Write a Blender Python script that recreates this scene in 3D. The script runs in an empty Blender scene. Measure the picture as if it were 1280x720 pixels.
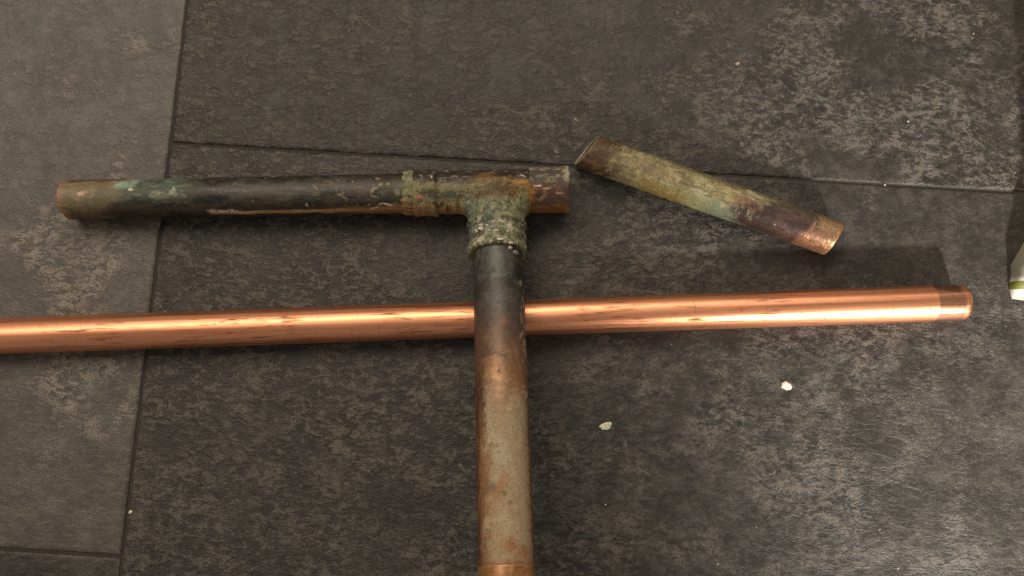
import bpy, bmesh, math
import numpy as np
from mathutils import Vector, Matrix

scn = bpy.context.scene
col = scn.collection
R = math.radians
MM = 0.001
rng = np.random.default_rng(11)

# ------------------------------------------------------------------ camera
CAM_H, CAM_Y, PITCH = 0.3961, -0.0557, 8.0
cd = bpy.data.cameras.new('camera')
cam = bpy.data.objects.new('camera', cd)
col.objects.link(cam)
cam.location = (0, CAM_Y, CAM_H)
cam.rotation_euler = (R(PITCH), 0, 0)
cd.sensor_width = 36.0
cd.lens = 36.0 * 1108.0 / 1280.0
cd.clip_start = 0.005
cd.clip_end = 50
scn.camera = cam

# ------------------------------------------------------------------ light
world = bpy.data.worlds.new('World')
scn.world = world
world.use_nodes = True
bg = world.node_tree.nodes['Background']
bg.inputs[0].default_value = (1.0, 0.88, 0.76, 1)     # dim warm bounce of the room
bg.inputs[1].default_value = 0.23


def area_light(name, loc, aim, sx, sy, power, colour, spin=0.0):
    l = bpy.data.lights.new(name, 'AREA')
    l.shape = 'RECTANGLE'
    l.size, l.size_y = sx, sy
    l.energy = power
    l.color = colour
    o = bpy.data.objects.new(name, l)
    col.objects.link(o)
    o.location = loc
    q = (Vector(aim) - Vector(loc)).to_track_quat('-Z', 'Y')
    o.rotation_euler = (q.to_matrix() @ Matrix.Rotation(spin, 3, 'Z')).to_euler()
    return o


# long ceiling strip light, running obliquely beyond the top of the picture
sl = bpy.data.lights.new('ceiling_strip_light', 'AREA')
sl.shape = 'RECTANGLE'
sl.size, sl.size_y = 2.9, 0.55
sl.energy = 55
sl.color = (1.0, 0.85, 0.675)
so = bpy.data.objects.new('ceiling_strip_light', sl)
col.objects.link(so)
so.location = (-0.35, 1.45, 2.0)
so.rotation_euler = (0, 0, R(41))

# small lamp low at the lower right
bl = bpy.data.lights.new('work_lamp', 'SPOT')
bl.energy = 50.0
bl.color = (1.0, 0.92, 0.82)
bl.shadow_soft_size = 0.022
bl.spot_size = R(47)
bl.spot_blend = 1.0
bo = bpy.data.objects.new('work_lamp', bl)
col.objects.link(bo)
bo.location = (0.345, -0.57, 0.37)
bo.rotation_euler = (Vector((0.305, -0.10, 0)) - bo.location).to_track_quat('-Z', 'Y').to_euler()

scn.view_settings.view_transform = 'Standard'
scn.view_settings.look = 'None'
scn.view_settings.exposure = 0.0
scn.view_settings.gamma = 1.0
scn.view_settings.use_curve_mapping = False
scn.render.engine = 'CYCLES'
scn.cycles.max_bounces = 6

# ------------------------------------------------------------------ noise
_perm = np.random.default_rng(5).permutation(4096).astype(np.int64)
_grad = np.random.default_rng(6).normal(size=(4096, 3))
_grad /= np.linalg.norm(_grad, axis=1)[:, None]


def perlin(p):
    i = np.floor(p).astype(np.int64)
    f = p - i
    u = f * f * f * (f * (f * 6 - 15) + 10)
    out = 0
    for dx in (0, 1):
        wx = u[:, 0] if dx else 1 - u[:, 0]
        hx = _perm[(i[:, 0] + dx) & 4095]
        for dy in (0, 1):
            wy = u[:, 1] if dy else 1 - u[:, 1]
            hy = _perm[(hx + i[:, 1] + dy) & 4095]
            for dz in (0, 1):
                wz = u[:, 2] if dz else 1 - u[:, 2]
                g = _grad[_perm[(hy + i[:, 2] + dz) & 4095]]
                d = g[:, 0] * (f[:, 0] - dx) + g[:, 1] * (f[:, 1] - dy) + g[:, 2] * (f[:, 2] - dz)
                out = out + wx * wy * wz * d
    return out * 1.5


def fbm(p, size, octaves=4, seed=0, stretch=(1, 1, 1), gain=0.55):
    """about -1..1, feature size in mm"""
    q = p / size / np.array(stretch) + 17.3 * (seed + 1)
    a, s, t = 1.0, 0.0, 0.0
    for k in range(octaves):
        s = s + a * perlin(q)
        t += a
        a *= gain
        q = q * 2.03 + 5.1
    return s / t * 1.5


def sm(a, b, x):
    t = np.clip((x - a) / (b - a), 0, 1)
    return t * t * (3 - 2 * t)


def band(a, b, x, e):
    return sm(a - e, a + e, x) * (1 - sm(b - e, b + e, x))


class Coat:
    """colour, roughness, metal and relief of a worn surface, one value per vertex"""

    def __init__(s, n, c, rough=0.55, metal=0.0):
        s.c = np.tile(np.array(c, float), (n, 1))
        s.r = np.full(n, rough)
        s.m = np.full(n, metal)
        s.h = np.zeros(n)

    def lay(s, mask, c, rough=None, metal=None, h=0.0):
        mask = np.clip(mask, 0, 1)
        c = np.asarray(c, float)
        s.c += (c - s.c) * mask[:, None]
        if rough is not None:
            s.r += (rough - s.r) * mask
        if metal is not None:
            s.m += (metal - s.m) * mask
        s.h += h * mask


def scratches(x, y, n, box, length, width, seed, spread=0.5):
    """mask of n short straight scratches in the (x, y) sheet, mm"""
    r = np.random.default_rng(seed)
    m = np.zeros(len(x))
    for k in range(n):
        cx, cy = r.uniform(box[0], box[1]), r.uniform(box[2], box[3])
        a_ = r.normal(0, spread)
        ln, w = r.uniform(.3, 1) * length, r.uniform(.5, 1.2) * width
        sel = np.nonzero((np.abs(x - cx) < ln + 1) & (np.abs(y - cy) < ln + 1))[0]
        if not len(sel):
            continue
        dx, dy = x[sel] - cx, y[sel] - cy
        u, v = dx * math.cos(a_) + dy * math.sin(a_), -dx * math.sin(a_) + dy * math.cos(a_)
        v = v + .12 * u * u / ln * r.normal()
        mm = (1 - sm(.5 * ln, ln, np.abs(u))) * (1 - sm(w * .4, w, np.abs(v))) * r.uniform(.35, 1)
        m[sel] = np.maximum(m[sel], mm)
    return m


def chips(x, y, n, box, size, seed, noise):
    """mask of n small ragged chips"""
    r = np.random.default_rng(seed)
    m = np.zeros(len(x))
    for k in range(n):
        cx, cy = r.uniform(box[0], box[1]), r.uniform(box[2], box[3])
        a_, rx = r.uniform(0, math.pi), size * r.uniform(.35, 1) ** 1.5
        ry = rx * r.uniform(.35, .9)
        sel = np.nonzero((np.abs(x - cx) < 2 * size) & (np.abs(y - cy) < 2 * size))[0]
        if not len(sel):
            continue
        dx, dy = x[sel] - cx, y[sel] - cy
        u, v = dx * math.cos(a_) + dy * math.sin(a_), -dx * math.sin(a_) + dy * math.cos(a_)
        mm = sm(1.15, .75, (u / rx) ** 2 + (v / ry) ** 2 + 1.1 * noise[sel]) * r.uniform(.5, 1)
        m[sel] = np.maximum(m[sel], mm)
    return m


# ------------------------------------------------------------------ materials
def nt(mat):
    mat.use_nodes = True
    t = mat.node_tree
    for n in list(t.nodes):
        t.nodes.remove(n)
    return t


class G:
    def __init__(s, name):
        s.m = bpy.data.materials.new(name)
        s.t = nt(s.m)
        s.out = s.n('ShaderNodeOutputMaterial')
        s.b = s.n('ShaderNodeBsdfPrincipled')
        s.l(s.b.outputs[0], s.out.inputs[0])

    def n(s, k, **kw):
        o = s.t.nodes.new(k)
        for a, v in kw.items():
            setattr(o, a, v)
        return o

    def l(s, a, b):
        s.t.links.new(a, b)

    def coords(s, scale=(1000, 1000, 1000), loc=(0, 0, 0), src=None):
        if src is None:
            src = s.n('ShaderNodeTexCoord').outputs['Object']
        m = s.n('ShaderNodeMapping')
        m.inputs['Scale'].default_value = scale
        m.inputs['Location'].default_value = loc
        s.l(src, m.inputs[0])
        return m.outputs[0]

    def noise(s, vec, scale, detail=4, rough=0.55, dist=0.0):
        o = s.n('ShaderNodeTexNoise')
        o.inputs['Scale'].default_value = scale
        o.inputs['Detail'].default_value = detail
        o.inputs['Roughness'].default_value = rough
        o.inputs['Distortion'].default_value = dist
        s.l(vec, o.inputs['Vector'])
        return o.outputs['Fac']

    def math(s, op, a, b=None, c=None, clamp=False):
        o = s.n('ShaderNodeMath', operation=op)
        o.use_clamp = clamp
        for k, v in enumerate((a, b, c)):
            if v is None:
                continue
            if isinstance(v, (int, float)):
                o.inputs[k].default_value = v
            else:
                s.l(v, o.inputs[k])
        return o.outputs[0]

    def ramp(s, v, a, b, lo=0.0, hi=1.0):
        o = s.n('ShaderNodeMapRange', interpolation_type='SMOOTHSTEP')
        for k, x in ((1, a), (2, b), (3, lo), (4, hi)):
            if isinstance(x, (int, float)):
                o.inputs[k].default_value = x
            else:
                s.l(x, o.inputs[k])
        s.l(v, o.inputs[0])
        return o.outputs[0]

    def mix(s, f, a, b):
        o = s.n('ShaderNodeMix', data_type='RGBA')
        for k, v in ((0, f), (6, a), (7, b)):
            if isinstance(v, (int, float)):
                o.inputs[k].default_value = v
            elif isinstance(v, tuple):
                o.inputs[k].default_value = v + (1,) if len(v) == 3 else v
            else:
                s.l(v, o.inputs[k])
        return o.outputs[2]

    def bump(s, h, dist, strength=1.0, prev=None):
        o = s.n('ShaderNodeBump')
        o.inputs['Strength'].default_value = strength
        o.inputs['Distance'].default_value = dist
        s.l(h, o.inputs['Height'])
        if prev is not None:
            s.l(prev, o.inputs['Normal'])
        return o.outputs[0]


def mat_tile():
    g = G('slate_effect_tile')
    tone = g.n('ShaderNodeAttribute', attribute_type='OBJECT', attribute_name='tone').outputs['Fac']
    flake = g.n('ShaderNodeAttribute', attribute_type='OBJECT', attribute_name='flake').outputs['Fac']
    seed = g.n('ShaderNodeAttribute', attribute_type='OBJECT', attribute_name='seed').outputs['Fac']
    drift = g.n('ShaderNodeAttribute', attribute_type='OBJECT', attribute_name='drift').outputs['Fac']
    base = g.coords()
    off = g.n('ShaderNodeVectorMath', operation='ADD')
    g.l(base, off.inputs[0])
    cmb = g.n('ShaderNodeCombineXYZ')
    g.l(seed, cmb.inputs[2])
    g.l(cmb.outputs[0], off.inputs[1])
    v = off.outputs[0]
    vs = g.coords((0.62, 1.0, 1.0), src=v)
    big = g.noise(v, 0.012, 3, 0.6, 0.6)
    big2 = g.noise(v, 0.040, 4, 0.6, 0.6)
    soft = g.noise(v, 0.11, 4, 0.6, 0.5)
    mid = g.noise(vs, 0.19, 5, 0.66, 0.9)
    mid2 = g.noise(vs, 0.46, 4, 0.62, 0.7)
    fine = g.noise(v, 1.25, 3, 0.6)
    grain = g.noise(v, 3.2, 2, 0.5)
    # where the print is busy and where it is plain
    slope = g.n('ShaderNodeAttribute', attribute_type='OBJECT', attribute_name='slope').outputs['Fac']
    lx = g.n('ShaderNodeSeparateXYZ')
    g.l(base, lx.inputs[0])
    dens = g.math('ADD', g.math('MULTIPLY', big, 0.55), g.math('MULTIPLY', big2, 0.45))
    dens = g.math('ADD', g.math('ADD', dens, drift), g.math('MULTIPLY', g.math('MULTIPLY', lx.outputs[0], slope), 0.001))
    busy = g.ramp(dens, 0.47, 0.58, 0.0, 1.0)
    pat = g.math('ADD', g.math('MULTIPLY', mid, 0.52), g.math('MULTIPLY', mid2, 0.48))
    pat = g.math('ADD', g.math('MULTIPLY', pat, 0.86), g.math('MULTIPLY', fine, 0.14))
    thr = g.math('SUBTRACT', 0.525, flake)
    fl = g.math('MULTIPLY', g.ramp(pat, g.math('SUBTRACT', thr, 0.025), g.math('ADD', thr, 0.035)), busy)
    dk = g.math('MULTIPLY', g.ramp(pat, g.math('SUBTRACT', thr, 0.12), g.math('SUBTRACT', thr, 0.02), 1.0, 0.0), busy)
    # cloudy ground of the print
    gm = g.math('ADD', g.math('MULTIPLY', big2, 0.40), g.math('MULTIPLY', soft, 0.35))
    gm = g.math('ADD', gm, g.math('MULTIPLY', mid2, 0.25))
    cloudy = g.n('ShaderNodeAttribute', attribute_type='OBJECT', attribute_name='cloudy').outputs['Fac']
    gm = g.math('ADD', g.math('MULTIPLY', g.math('SUBTRACT', gm, 0.51), cloudy), 0.51)
    base_c = g.mix(g.ramp(gm, 0.40, 0.62), (0.024, 0.0225, 0.0200), (0.065, 0.059, 0.051))
    base_c = g.mix(g.math('MULTIPLY', dk, 0.8), base_c, (0.016, 0.0152, 0.014))
    # soft scattered flecks on the plain ground
    fl2 = g.ramp(g.math('ADD', g.math('MULTIPLY', mid2, 0.6), g.math('MULTIPLY', fine, 0.4)), 0.50, 0.68)
    base_c = g.mix(g.math('MULTIPLY', fl2, g.ramp(big2, 0.4, 0.6, 0.22, 0.5)), base_c, (0.095, 0.087, 0.076))
    lite = g.mix(g.ramp(big, 0.35, 0.65), (0.108, 0.098, 0.085), (0.126, 0.113, 0.096))
    c = g.mix(g.math('MULTIPLY', fl, g.ramp(fine, 0.3, 0.6, 0.6, 1.0)), base_c, lite)
    # fine mottling and grain of the print
    gr = g.math('ADD', g.math('MULTIPLY', fine, 1.5), g.math('MULTIPLY', grain, 1.2))
    gr = g.math('SUBTRACT', gr, 0.33)
    gv = g.n('ShaderNodeVectorMath', operation='SCALE')
    g.l(c, gv.inputs[0])
    g.l(g.math('MULTIPLY', gr, tone), gv.inputs['Scale'])
    g.l(gv.outputs[0], g.b.inputs['Base Color'])
    g.l(g.ramp(g.math('ADD', fl, g.math('MULTIPLY', fine, 0.5)), 0, 1.3, 0.42, 0.62), g.b.inputs['Roughness'])
    g.b.inputs['Specular IOR Level'].default_value = 0.45
    # pressed-in slate relief
    b0 = g.bump(g.math('ADD', soft, g.math('MULTIPLY', mid, 0.6)), 0.0010, 0.32)
    hgt = g.math('ADD', g.math('MULTIPLY', g.ramp(pat, 0.42, 0.62), 0.6), g.math('MULTIPLY', fine, 0.45))
    hgt = g.math('MULTIPLY', hgt, g.ramp(dens, 0.42, 0.56, 0.35, 1.0))
    b1 = g.bump(hgt, 0.00042, 0.9, b0)
    b2 = g.bump(grain, 0.00005, 0.5, b1)
    g.l(b2, g.b.inputs['Normal'])
    return g.m


def mat_joint():
    g = G('joint_filler')
    n = g.noise(g.coords(), 1.0, 3)
    g.l(g.mix(n, (0.022, 0.020, 0.018), (0.060, 0.054, 0.046)), g.b.inputs['Base Color'])
    g.b.inputs['Roughness'].default_value = 0.9
    return g.m


def mat_coat(name='weathered_copper', grain=0.00006):
    """reads the coat stored on the vertices, adds grain and micro relief"""
    g = G(name)
    c = g.n('ShaderNodeAttribute', attribute_name='coat').outputs['Color']
    mr = g.n('ShaderNodeAttribute', attribute_name='finish').outputs['Color']
    sp = g.n('ShaderNodeSeparateColor')
    g.l(mr, sp.inputs[0])
    v = g.coords()
    f1 = g.noise(v, 1.6, 3, 0.6)
    f2 = g.noise(v, 5.0, 2, 0.5)
    k = g.math('ADD', g.math('MULTIPLY', f1, 1.5), g.math('MULTIPLY', f2, 1.3))
    k = g.math('SUBTRACT', k, 0.4)
    sc = g.n('ShaderNodeVectorMath', operation='SCALE')
    g.l(c, sc.inputs[0])
    g.l(k, sc.inputs['Scale'])
    g.l(sc.outputs[0], g.b.inputs['Base Color'])
    g.l(sp.outputs[1], g.b.inputs['Metallic'])
    g.l(g.math('ADD', sp.outputs[0], g.math('MULTIPLY', g.math('SUBTRACT', f1, 0.5), 0.25)), g.b.inputs['Roughness'])
    b = g.bump(g.math('ADD', f1, g.math('MULTIPLY', f2, 0.4)), grain * 1.4, 0.7)
    bn = b.node
    g.l(g.ramp(sp.outputs[0], 0.26, 0.55, 0.08, 0.8), bn.inputs['Strength'])
    g.l(b, g.b.inputs['Normal'])
    return g.m


def mat_copper(length):
    """bright drawn copper; object x runs along the pipe, the cut end at x = 0"""
    g = G('bright_copper')
    tc = g.n('ShaderNodeTexCoord').outputs['Object']
    v = g.coords(src=tc)
    vl = g.coords((12, 1000, 1000), src=tc)
    vl2 = g.coords((70, 1000, 1000), src=tc)
    st = g.noise(vl, 0.55, 4, 0.6)
    st2 = g.noise(vl2, 0.9, 4, 0.65, 0.5)
    cloud = g.noise(v, 0.03, 3, 0.6)
    fine = g.noise(v, 1.2, 3, 0.6)
    c = g.mix(g.ramp(st, 0.32, 0.68), (0.87, 0.36, 0.185), (0.95, 0.46, 0.27))
    # tarnish streaks
    tm = g.math('MULTIPLY', g.ramp(st2, 0.50, 0.66), g.ramp(cloud, 0.38, 0.58))
    c = g.mix(g.math('MULTIPLY', tm, 0.78), c, (0.22, 0.09, 0.05))
    # handling smudges and dull oxide
    sm1 = g.math('MULTIPLY', g.ramp(g.noise(g.coords((240, 1000, 1000), src=tc), 0.22, 5, 0.7, 0.8), 0.53, 0.70), 0.34)
    c = g.mix(sm1, c, (0.44, 0.20, 0.105))
    # fine scratches round and along
    sc1 = g.ramp(g.noise(g.coords((900, 160, 160), src=tc), 1.0, 2, 0.5, 0.3), 0.66, 0.74)
    c = g.mix(g.math('MULTIPLY', sc1, 0.45), c, (0.30, 0.12, 0.06))
    # dark pin spots
    vo = g.n('ShaderNodeTexVoronoi')
    vo.inputs['Scale'].default_value = 0.2
    g.l(v, vo.inputs['Vector'])
    spot = g.ramp(g.math('ADD', vo.outputs['Distance'], g.math('MULTIPLY', fine, 0.22)), 0.13, 0.18, 1.0, 0.0)
    c = g.mix(g.math('MULTIPLY', spot, 0.8), c, (0.12, 0.05, 0.025))
    # dull heated band behind the cut end
    sx = g.n('ShaderNodeSeparateXYZ')
    g.l(v, sx.inputs[0])
    x = g.math('ADD', sx.outputs[0], g.math('MULTIPLY', g.math('SUBTRACT', fine, 0.5), 0.8))
    bnd = g.math('MULTIPLY', g.ramp(x, -14.9, -14.2), g.ramp(x, -3.6, -2.4, 1.0, 0.0))
    c = g.mix(g.math('MULTIPLY', bnd, 0.38), c, (0.56, 0.36, 0.27))
    # brown flux stain along its far side
    yy = g.math('ADD', sx.outputs[1], g.math('MULTIPLY', sx.outputs[0], 0.22))
    stain = g.math('MULTIPLY', g.ramp(g.math('ADD', yy, g.math('MULTIPLY', fine, 1.2)), 2.6, 3.6), g.ramp(x, -15.6, -14.4))
    stain = g.math('MULTIPLY', stain, g.ramp(x, -5.0, -3.6, 1.0, 0.0))
    c = g.mix(g.math('MULTIPLY', stain, 0.62), c, (0.20, 0.11, 0.07))
    g.l(c, g.b.inputs['Base Color'])
    g.b.inputs['Metallic'].default_value = 1.0
    rr = g.math('ADD', g.ramp(st, 0.3, 0.7, 0.35, 0.48), g.math('MULTIPLY', tm, 0.2))
    rr = g.math('ADD', rr, g.math('MULTIPLY', sm1, 0.25))
    rr = g.math('SUBTRACT', rr, g.math('MULTIPLY', bnd, 0.12))
    g.l(rr, g.b.inputs['Roughness'])
    b = g.bump(g.math('ADD', st2, g.math('MULTIPLY', fine, 0.6)), 0.00006, 0.55)
    g.l(b, g.b.inputs['Normal'])
    return g.m


M_TILE, M_JOINT, M_COAT = mat_tile(), mat_joint(), mat_coat()


# ------------------------------------------------------------------ mesh helpers
def mesh_obj(name, verts, faces, mat, parent=None, smooth=True):
    me = bpy.data.meshes.new(name)
    me.from_pydata(np.asarray(verts).tolist(), [], faces if isinstance(faces, list) else faces.tolist())
    me.update()
    if smooth:
        me.polygons.foreach_set('use_smooth', np.ones(len(me.polygons), bool))
    if mat:
        me.materials.append(mat)
    o = bpy.data.objects.new(name, me)
    col.objects.link(o)
    if parent:
        o.parent = parent
    return o


def put_coat(o, coat):
    me = o.data
    n = len(me.vertices)
    a = me.color_attributes.new('coat', 'FLOAT_COLOR', 'POINT')
    a.data.foreach_set('color', np.concatenate([np.clip(coat.c, 0, 1), np.ones((n, 1))], 1).astype(np.float32).ravel())
    f = np.zeros((n, 4), np.float32)
    f[:, 0], f[:, 1], f[:, 3] = np.clip(coat.r, 0.05, 1), np.clip(coat.m, 0, 1), 1
    a = me.color_attributes.new('finish', 'FLOAT_COLOR', 'POINT')
    a.data.foreach_set('color', f.ravel())


def tag(o, label, cat, group=None, kind=None):
    if label:
        o['label'] = label
    if cat:
        o['category'] = cat
    if group:
        o['group'] = group
    if kind:
        o['kind'] = kind
    return o


def empty(name, loc):
    o = bpy.data.objects.new(name, None)
    o.empty_display_size = 0.02
    col.objects.link(o)
    o.location = loc
    return o


def tube(name, A, B, side, r, wall, paint, mat, parent, origin, step=0.35, nth=192, edge=0.5, rag=None, rim=(0.20, 0.12, 0.06)):
    """hollow pipe from A to B (mm, world).  paint(s, th, q, p) -> Coat; th 0 on top, + towards `side`"""
    A, B = np.array(A, float), np.array(B, float)
    L = np.linalg.norm(B - A)
    d = (B - A) / L
    side = np.array(side, float)
    side -= d * side.dot(d)
    side /= np.linalg.norm(side)
    up = np.cross(d, side)
    if up[2] < 0:
        up = -up
    ns = max(2, int(L / step))
    s1 = np.concatenate([[0, edge * .35, edge], np.linspace(edge, L - edge, ns)[1:-1], [L - edge, L - edge * .35, L]])
    th1 = np.linspace(-math.pi, math.pi, nth, endpoint=False)
    S, TH = np.meshgrid(s1, th1, indexing='ij')
    s, th = S.ravel(), TH.ravel()
    rad = (r(s, th) if callable(r) else np.full(len(s), float(r)))
    dirv = np.cos(th)[:, None] * up + np.sin(th)[:, None] * side
    p = A + s[:, None] * d + rad[:, None] * dirv
    coat = paint(s, th, np.sin(th), p)
    inner = (rad.reshape(S.shape).min() if not callable(r) else float(np.median(rad))) - wall
    e = np.minimum(s, L - s)
    rad = rad + coat.h - (1 - sm(0, edge, e)) * wall * 0.35
    s2 = s.copy()
    if rag is not None:
        s2 = s2 + rag(s, th, p)
    p = A + s2[:, None] * d + rad[:, None] * dirv
    # inner skin
    si = np.array([L - 0.05, L - 1.0, L * .5, 1.0, 0.05])
    SI, TI = np.meshgrid(si, th1, indexing='ij')
    dv = np.cos(TI.ravel())[:, None] * up + np.sin(TI.ravel())[:, None] * side
    sr = SI.ravel()
    if rag is not None:
        sr = sr + rag(sr, TI.ravel(), A + sr[:, None] * d + inner * dv)
    pi_ = A + sr[:, None] * d + inner * dv
    P = np.concatenate([p, pi_]) - np.array(origin)
    nr = len(s1) + len(si)
    i, j = np.meshgrid(np.arange(nr), np.arange(nth), indexing='ij')
    i2, j2 = (i + 1) % nr, (j + 1) % nth
    F = np.stack([i * nth + j, i * nth + j2, i2 * nth + j2, i2 * nth + j], -1).reshape(-1, 4)
    # face direction outward
    a, b, c = P[F[0, 0]], P[F[0, 1]], P[F[0, 3]]
    if np.cross(b - a, c - a).dot(dirv[0]) < 0:
        F = F[:, ::-1]
    o = mesh_obj(name, P * MM, F, mat, parent)
    k = Coat(len(P), (0.10, 0.055, 0.03), 0.6)
    n0 = len(p)
    for a0 in (n0, len(P) - nth):
        k.c[a0:a0 + nth] = rim
        k.r[a0:a0 + nth] = 0.4
    k.c[:n0], k.r[:n0], k.m[:n0] = coat.c, coat.r, coat.m
    put_coat(o, k)
    return o


# ------------------------------------------------------------------ floor
ANG = R(-3.4)
ex = np.array([math.cos(ANG), math.sin(ANG)])
ey = np.array([-math.sin(ANG), math.cos(ANG)])
CORNER = np.array([-157.9, 67.6])         # crossing of the long joint and the cross joint
TW, TH_, GAP, THK = 610.0, 305.0, 1.3, 4.0

fl = mesh_obj('floor', [(-1.6, -1.3, -0.0010), (1.6, -1.3, -0.0010), (1.6, 1.5, -0.0010), (-1.6, 1.5, -0.0010)],
              [(0, 1, 2, 3)], M_JOINT, smooth=False)
tag(fl, 'dark slate effect tiled floor under the pipes', None, kind='structure')


def tile_mesh():
    bm = bmesh.new()
    w, h = (TW - GAP) / 2, (TH_ - GAP) / 2
    prof = [(0.0, -3.9), (0.0, -0.8), (0.25, -0.46), (0.7, -0.20), (1.3, -0.05), (2.0, 0.0)]
    rings = []
    for ins, z in prof:
        rings.append([bm.verts.new(((w - ins) * sx * MM, (h - ins) * sy * MM, z * MM))
                      for sx, sy in ((-1, -1), (1, -1), (1, 1), (-1, 1))])
    for a, b in zip(rings, rings[1:]):
        for k in range(4):
            f = bm.faces.new((a[k], a[(k + 1) % 4], b[(k + 1) % 4], b[k]))
            f.smooth = True
    bm.faces.new(rings[-1])
    me = bpy.data.meshes.new('tile')
    bm.to_mesh(me)
    bm.free()
    me.materials.append(M_TILE)
    return me


tile_me = tile_mesh()
# column 0 lies right of the long joint, its rows split at CORNER; column -1 is shifted down by part of a tile
SHIFT = -(67.6 + 114.6) + 9.3 - 12.4
for ci in (-2, -1, 0, 1):
    for ri in (-3, -2, -1, 0, 1, 2):
        sh = 0.0 if ci % 2 == 0 else SHIFT
        cx, cy = (ci + .5) * TW, (ri + .5) * TH_ + sh
        c = CORNER + ex * cx + ey * cy
        o = bpy.data.objects.new('tile', tile_me)
        col.objects.link(o)
        o.parent = fl
        o.location = (c[0] * MM, c[1] * MM, 0)
        o.rotation_euler = (0, 0, ANG + (math.pi if (ci * 3 + ri) % 2 else 0))
        o['seed'] = float(37.0 * ((ci + 5) * 13 + (ri + 7) * 29 % 61))
        o['tone'] = 1.0
        o['flake'] = 0.0
        o['drift'] = 0.0
        o['slope'] = 0.0
        o['cloudy'] = 1.0
        if (ci, ri) == (-1, 0):
            o['tone'], o['flake'], o['drift'] = 2.15, 0.03, -0.06
            o['cloudy'] = 0.45
            o['label'] = 'paler worn tile left of the long joint'
        elif (ci, ri) == (0, 0):
            o['tone'], o['flake'], o['drift'] = 0.90, 0.004, 0.012
            o['slope'] = -0.22     # busier towards the long joint and the middle
        elif (ci, ri) == (0, -1):
            o['tone'], o['flake'], o['drift'] = 0.92, 0.004, -0.004
            o['slope'] = 0.38      # its print is busier towards the long joint

# ------------------------------------------------------------------ new copper pipe
c_end = np.array([199.6, -7.6])
c_dir = np.array([426.6, 14.9])
c_dir /= np.linalg.norm(c_dir)
CR = 7.95


def copper_pipe():
    L, n = 640.0, 128
    prof = [(-L, CR), (-L + 1, CR)] + [(x, CR) for x in np.linspace(-L + 20, -30, 60)] + \
           [(x, CR) for x in (-20, -15, -14.4, -14.0, -10, -5, -3.2)] + \
           [(-2.2, CR - 0.05), (-1.4, CR - 0.16), (-0.8, CR - 0.34), (-0.35, CR - 0.60), (0.0, CR - 0.95),
            (0.0, CR - 1.25), (-0.4, CR - 1.40), (-3, CR - 1.2), (-L + 3, CR - 1.2), (-L, CR - 1.2)]
    V, F = [], []
    for x, r in prof:
        for k in range(n):
            a = 2 * math.pi * k / n
            V.append((x * MM, math.sin(a) * r * MM, math.cos(a) * r * MM))
    m = len(prof)
    for i in range(m):
        for k in range(n):
            F.append((i * n + k, ((i + 1) % m) * n + k, ((i + 1) % m) * n + (k + 1) % n, i * n + (k + 1) % n))
    o = mesh_obj('copper_pipe', V, F, mat_copper(L))
    bm = bmesh.new()
    bm.from_mesh(o.data)
    bmesh.ops.recalc_face_normals(bm, faces=bm.faces)
    bm.to_mesh(o.data)
    bm.free()
    o.location = (c_end[0] * MM, c_end[1] * MM, (CR + 0.02) * MM)
    o.rotation_euler = (0, 0, math.atan2(c_dir[1], c_dir[0]))
    tag(o, 'long bright new copper pipe lying across the floor under the corroded branch pipe', 'pipe')


copper_pipe()

# ------------------------------------------------------------------ old tee assembly
T = np.array([-7.2, 41.8, 11.6])
RUN_L = np.array([-199.9, 38.4, 8.85])
run_d = T - RUN_L
run_d /= np.linalg.norm(run_d)
br_d = np.array([5.2, -156.0, 41.0])
br_d /= np.linalg.norm(br_d)
nrm = np.cross(run_d, br_d)
nrm = nrm if nrm[2] > 0 else -nrm
nrm /= np.linalg.norm(nrm)
ORG = np.array([T[0], T[1], 0.0])
tee = empty('corroded_tee_assembly', ORG * MM)
tag(tee, 'corroded old pipe tee with blackened run and tan branch pipe resting on the new copper', 'pipe fitting')
RUN_LEN = np.linalg.norm(T - RUN_L)


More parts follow.
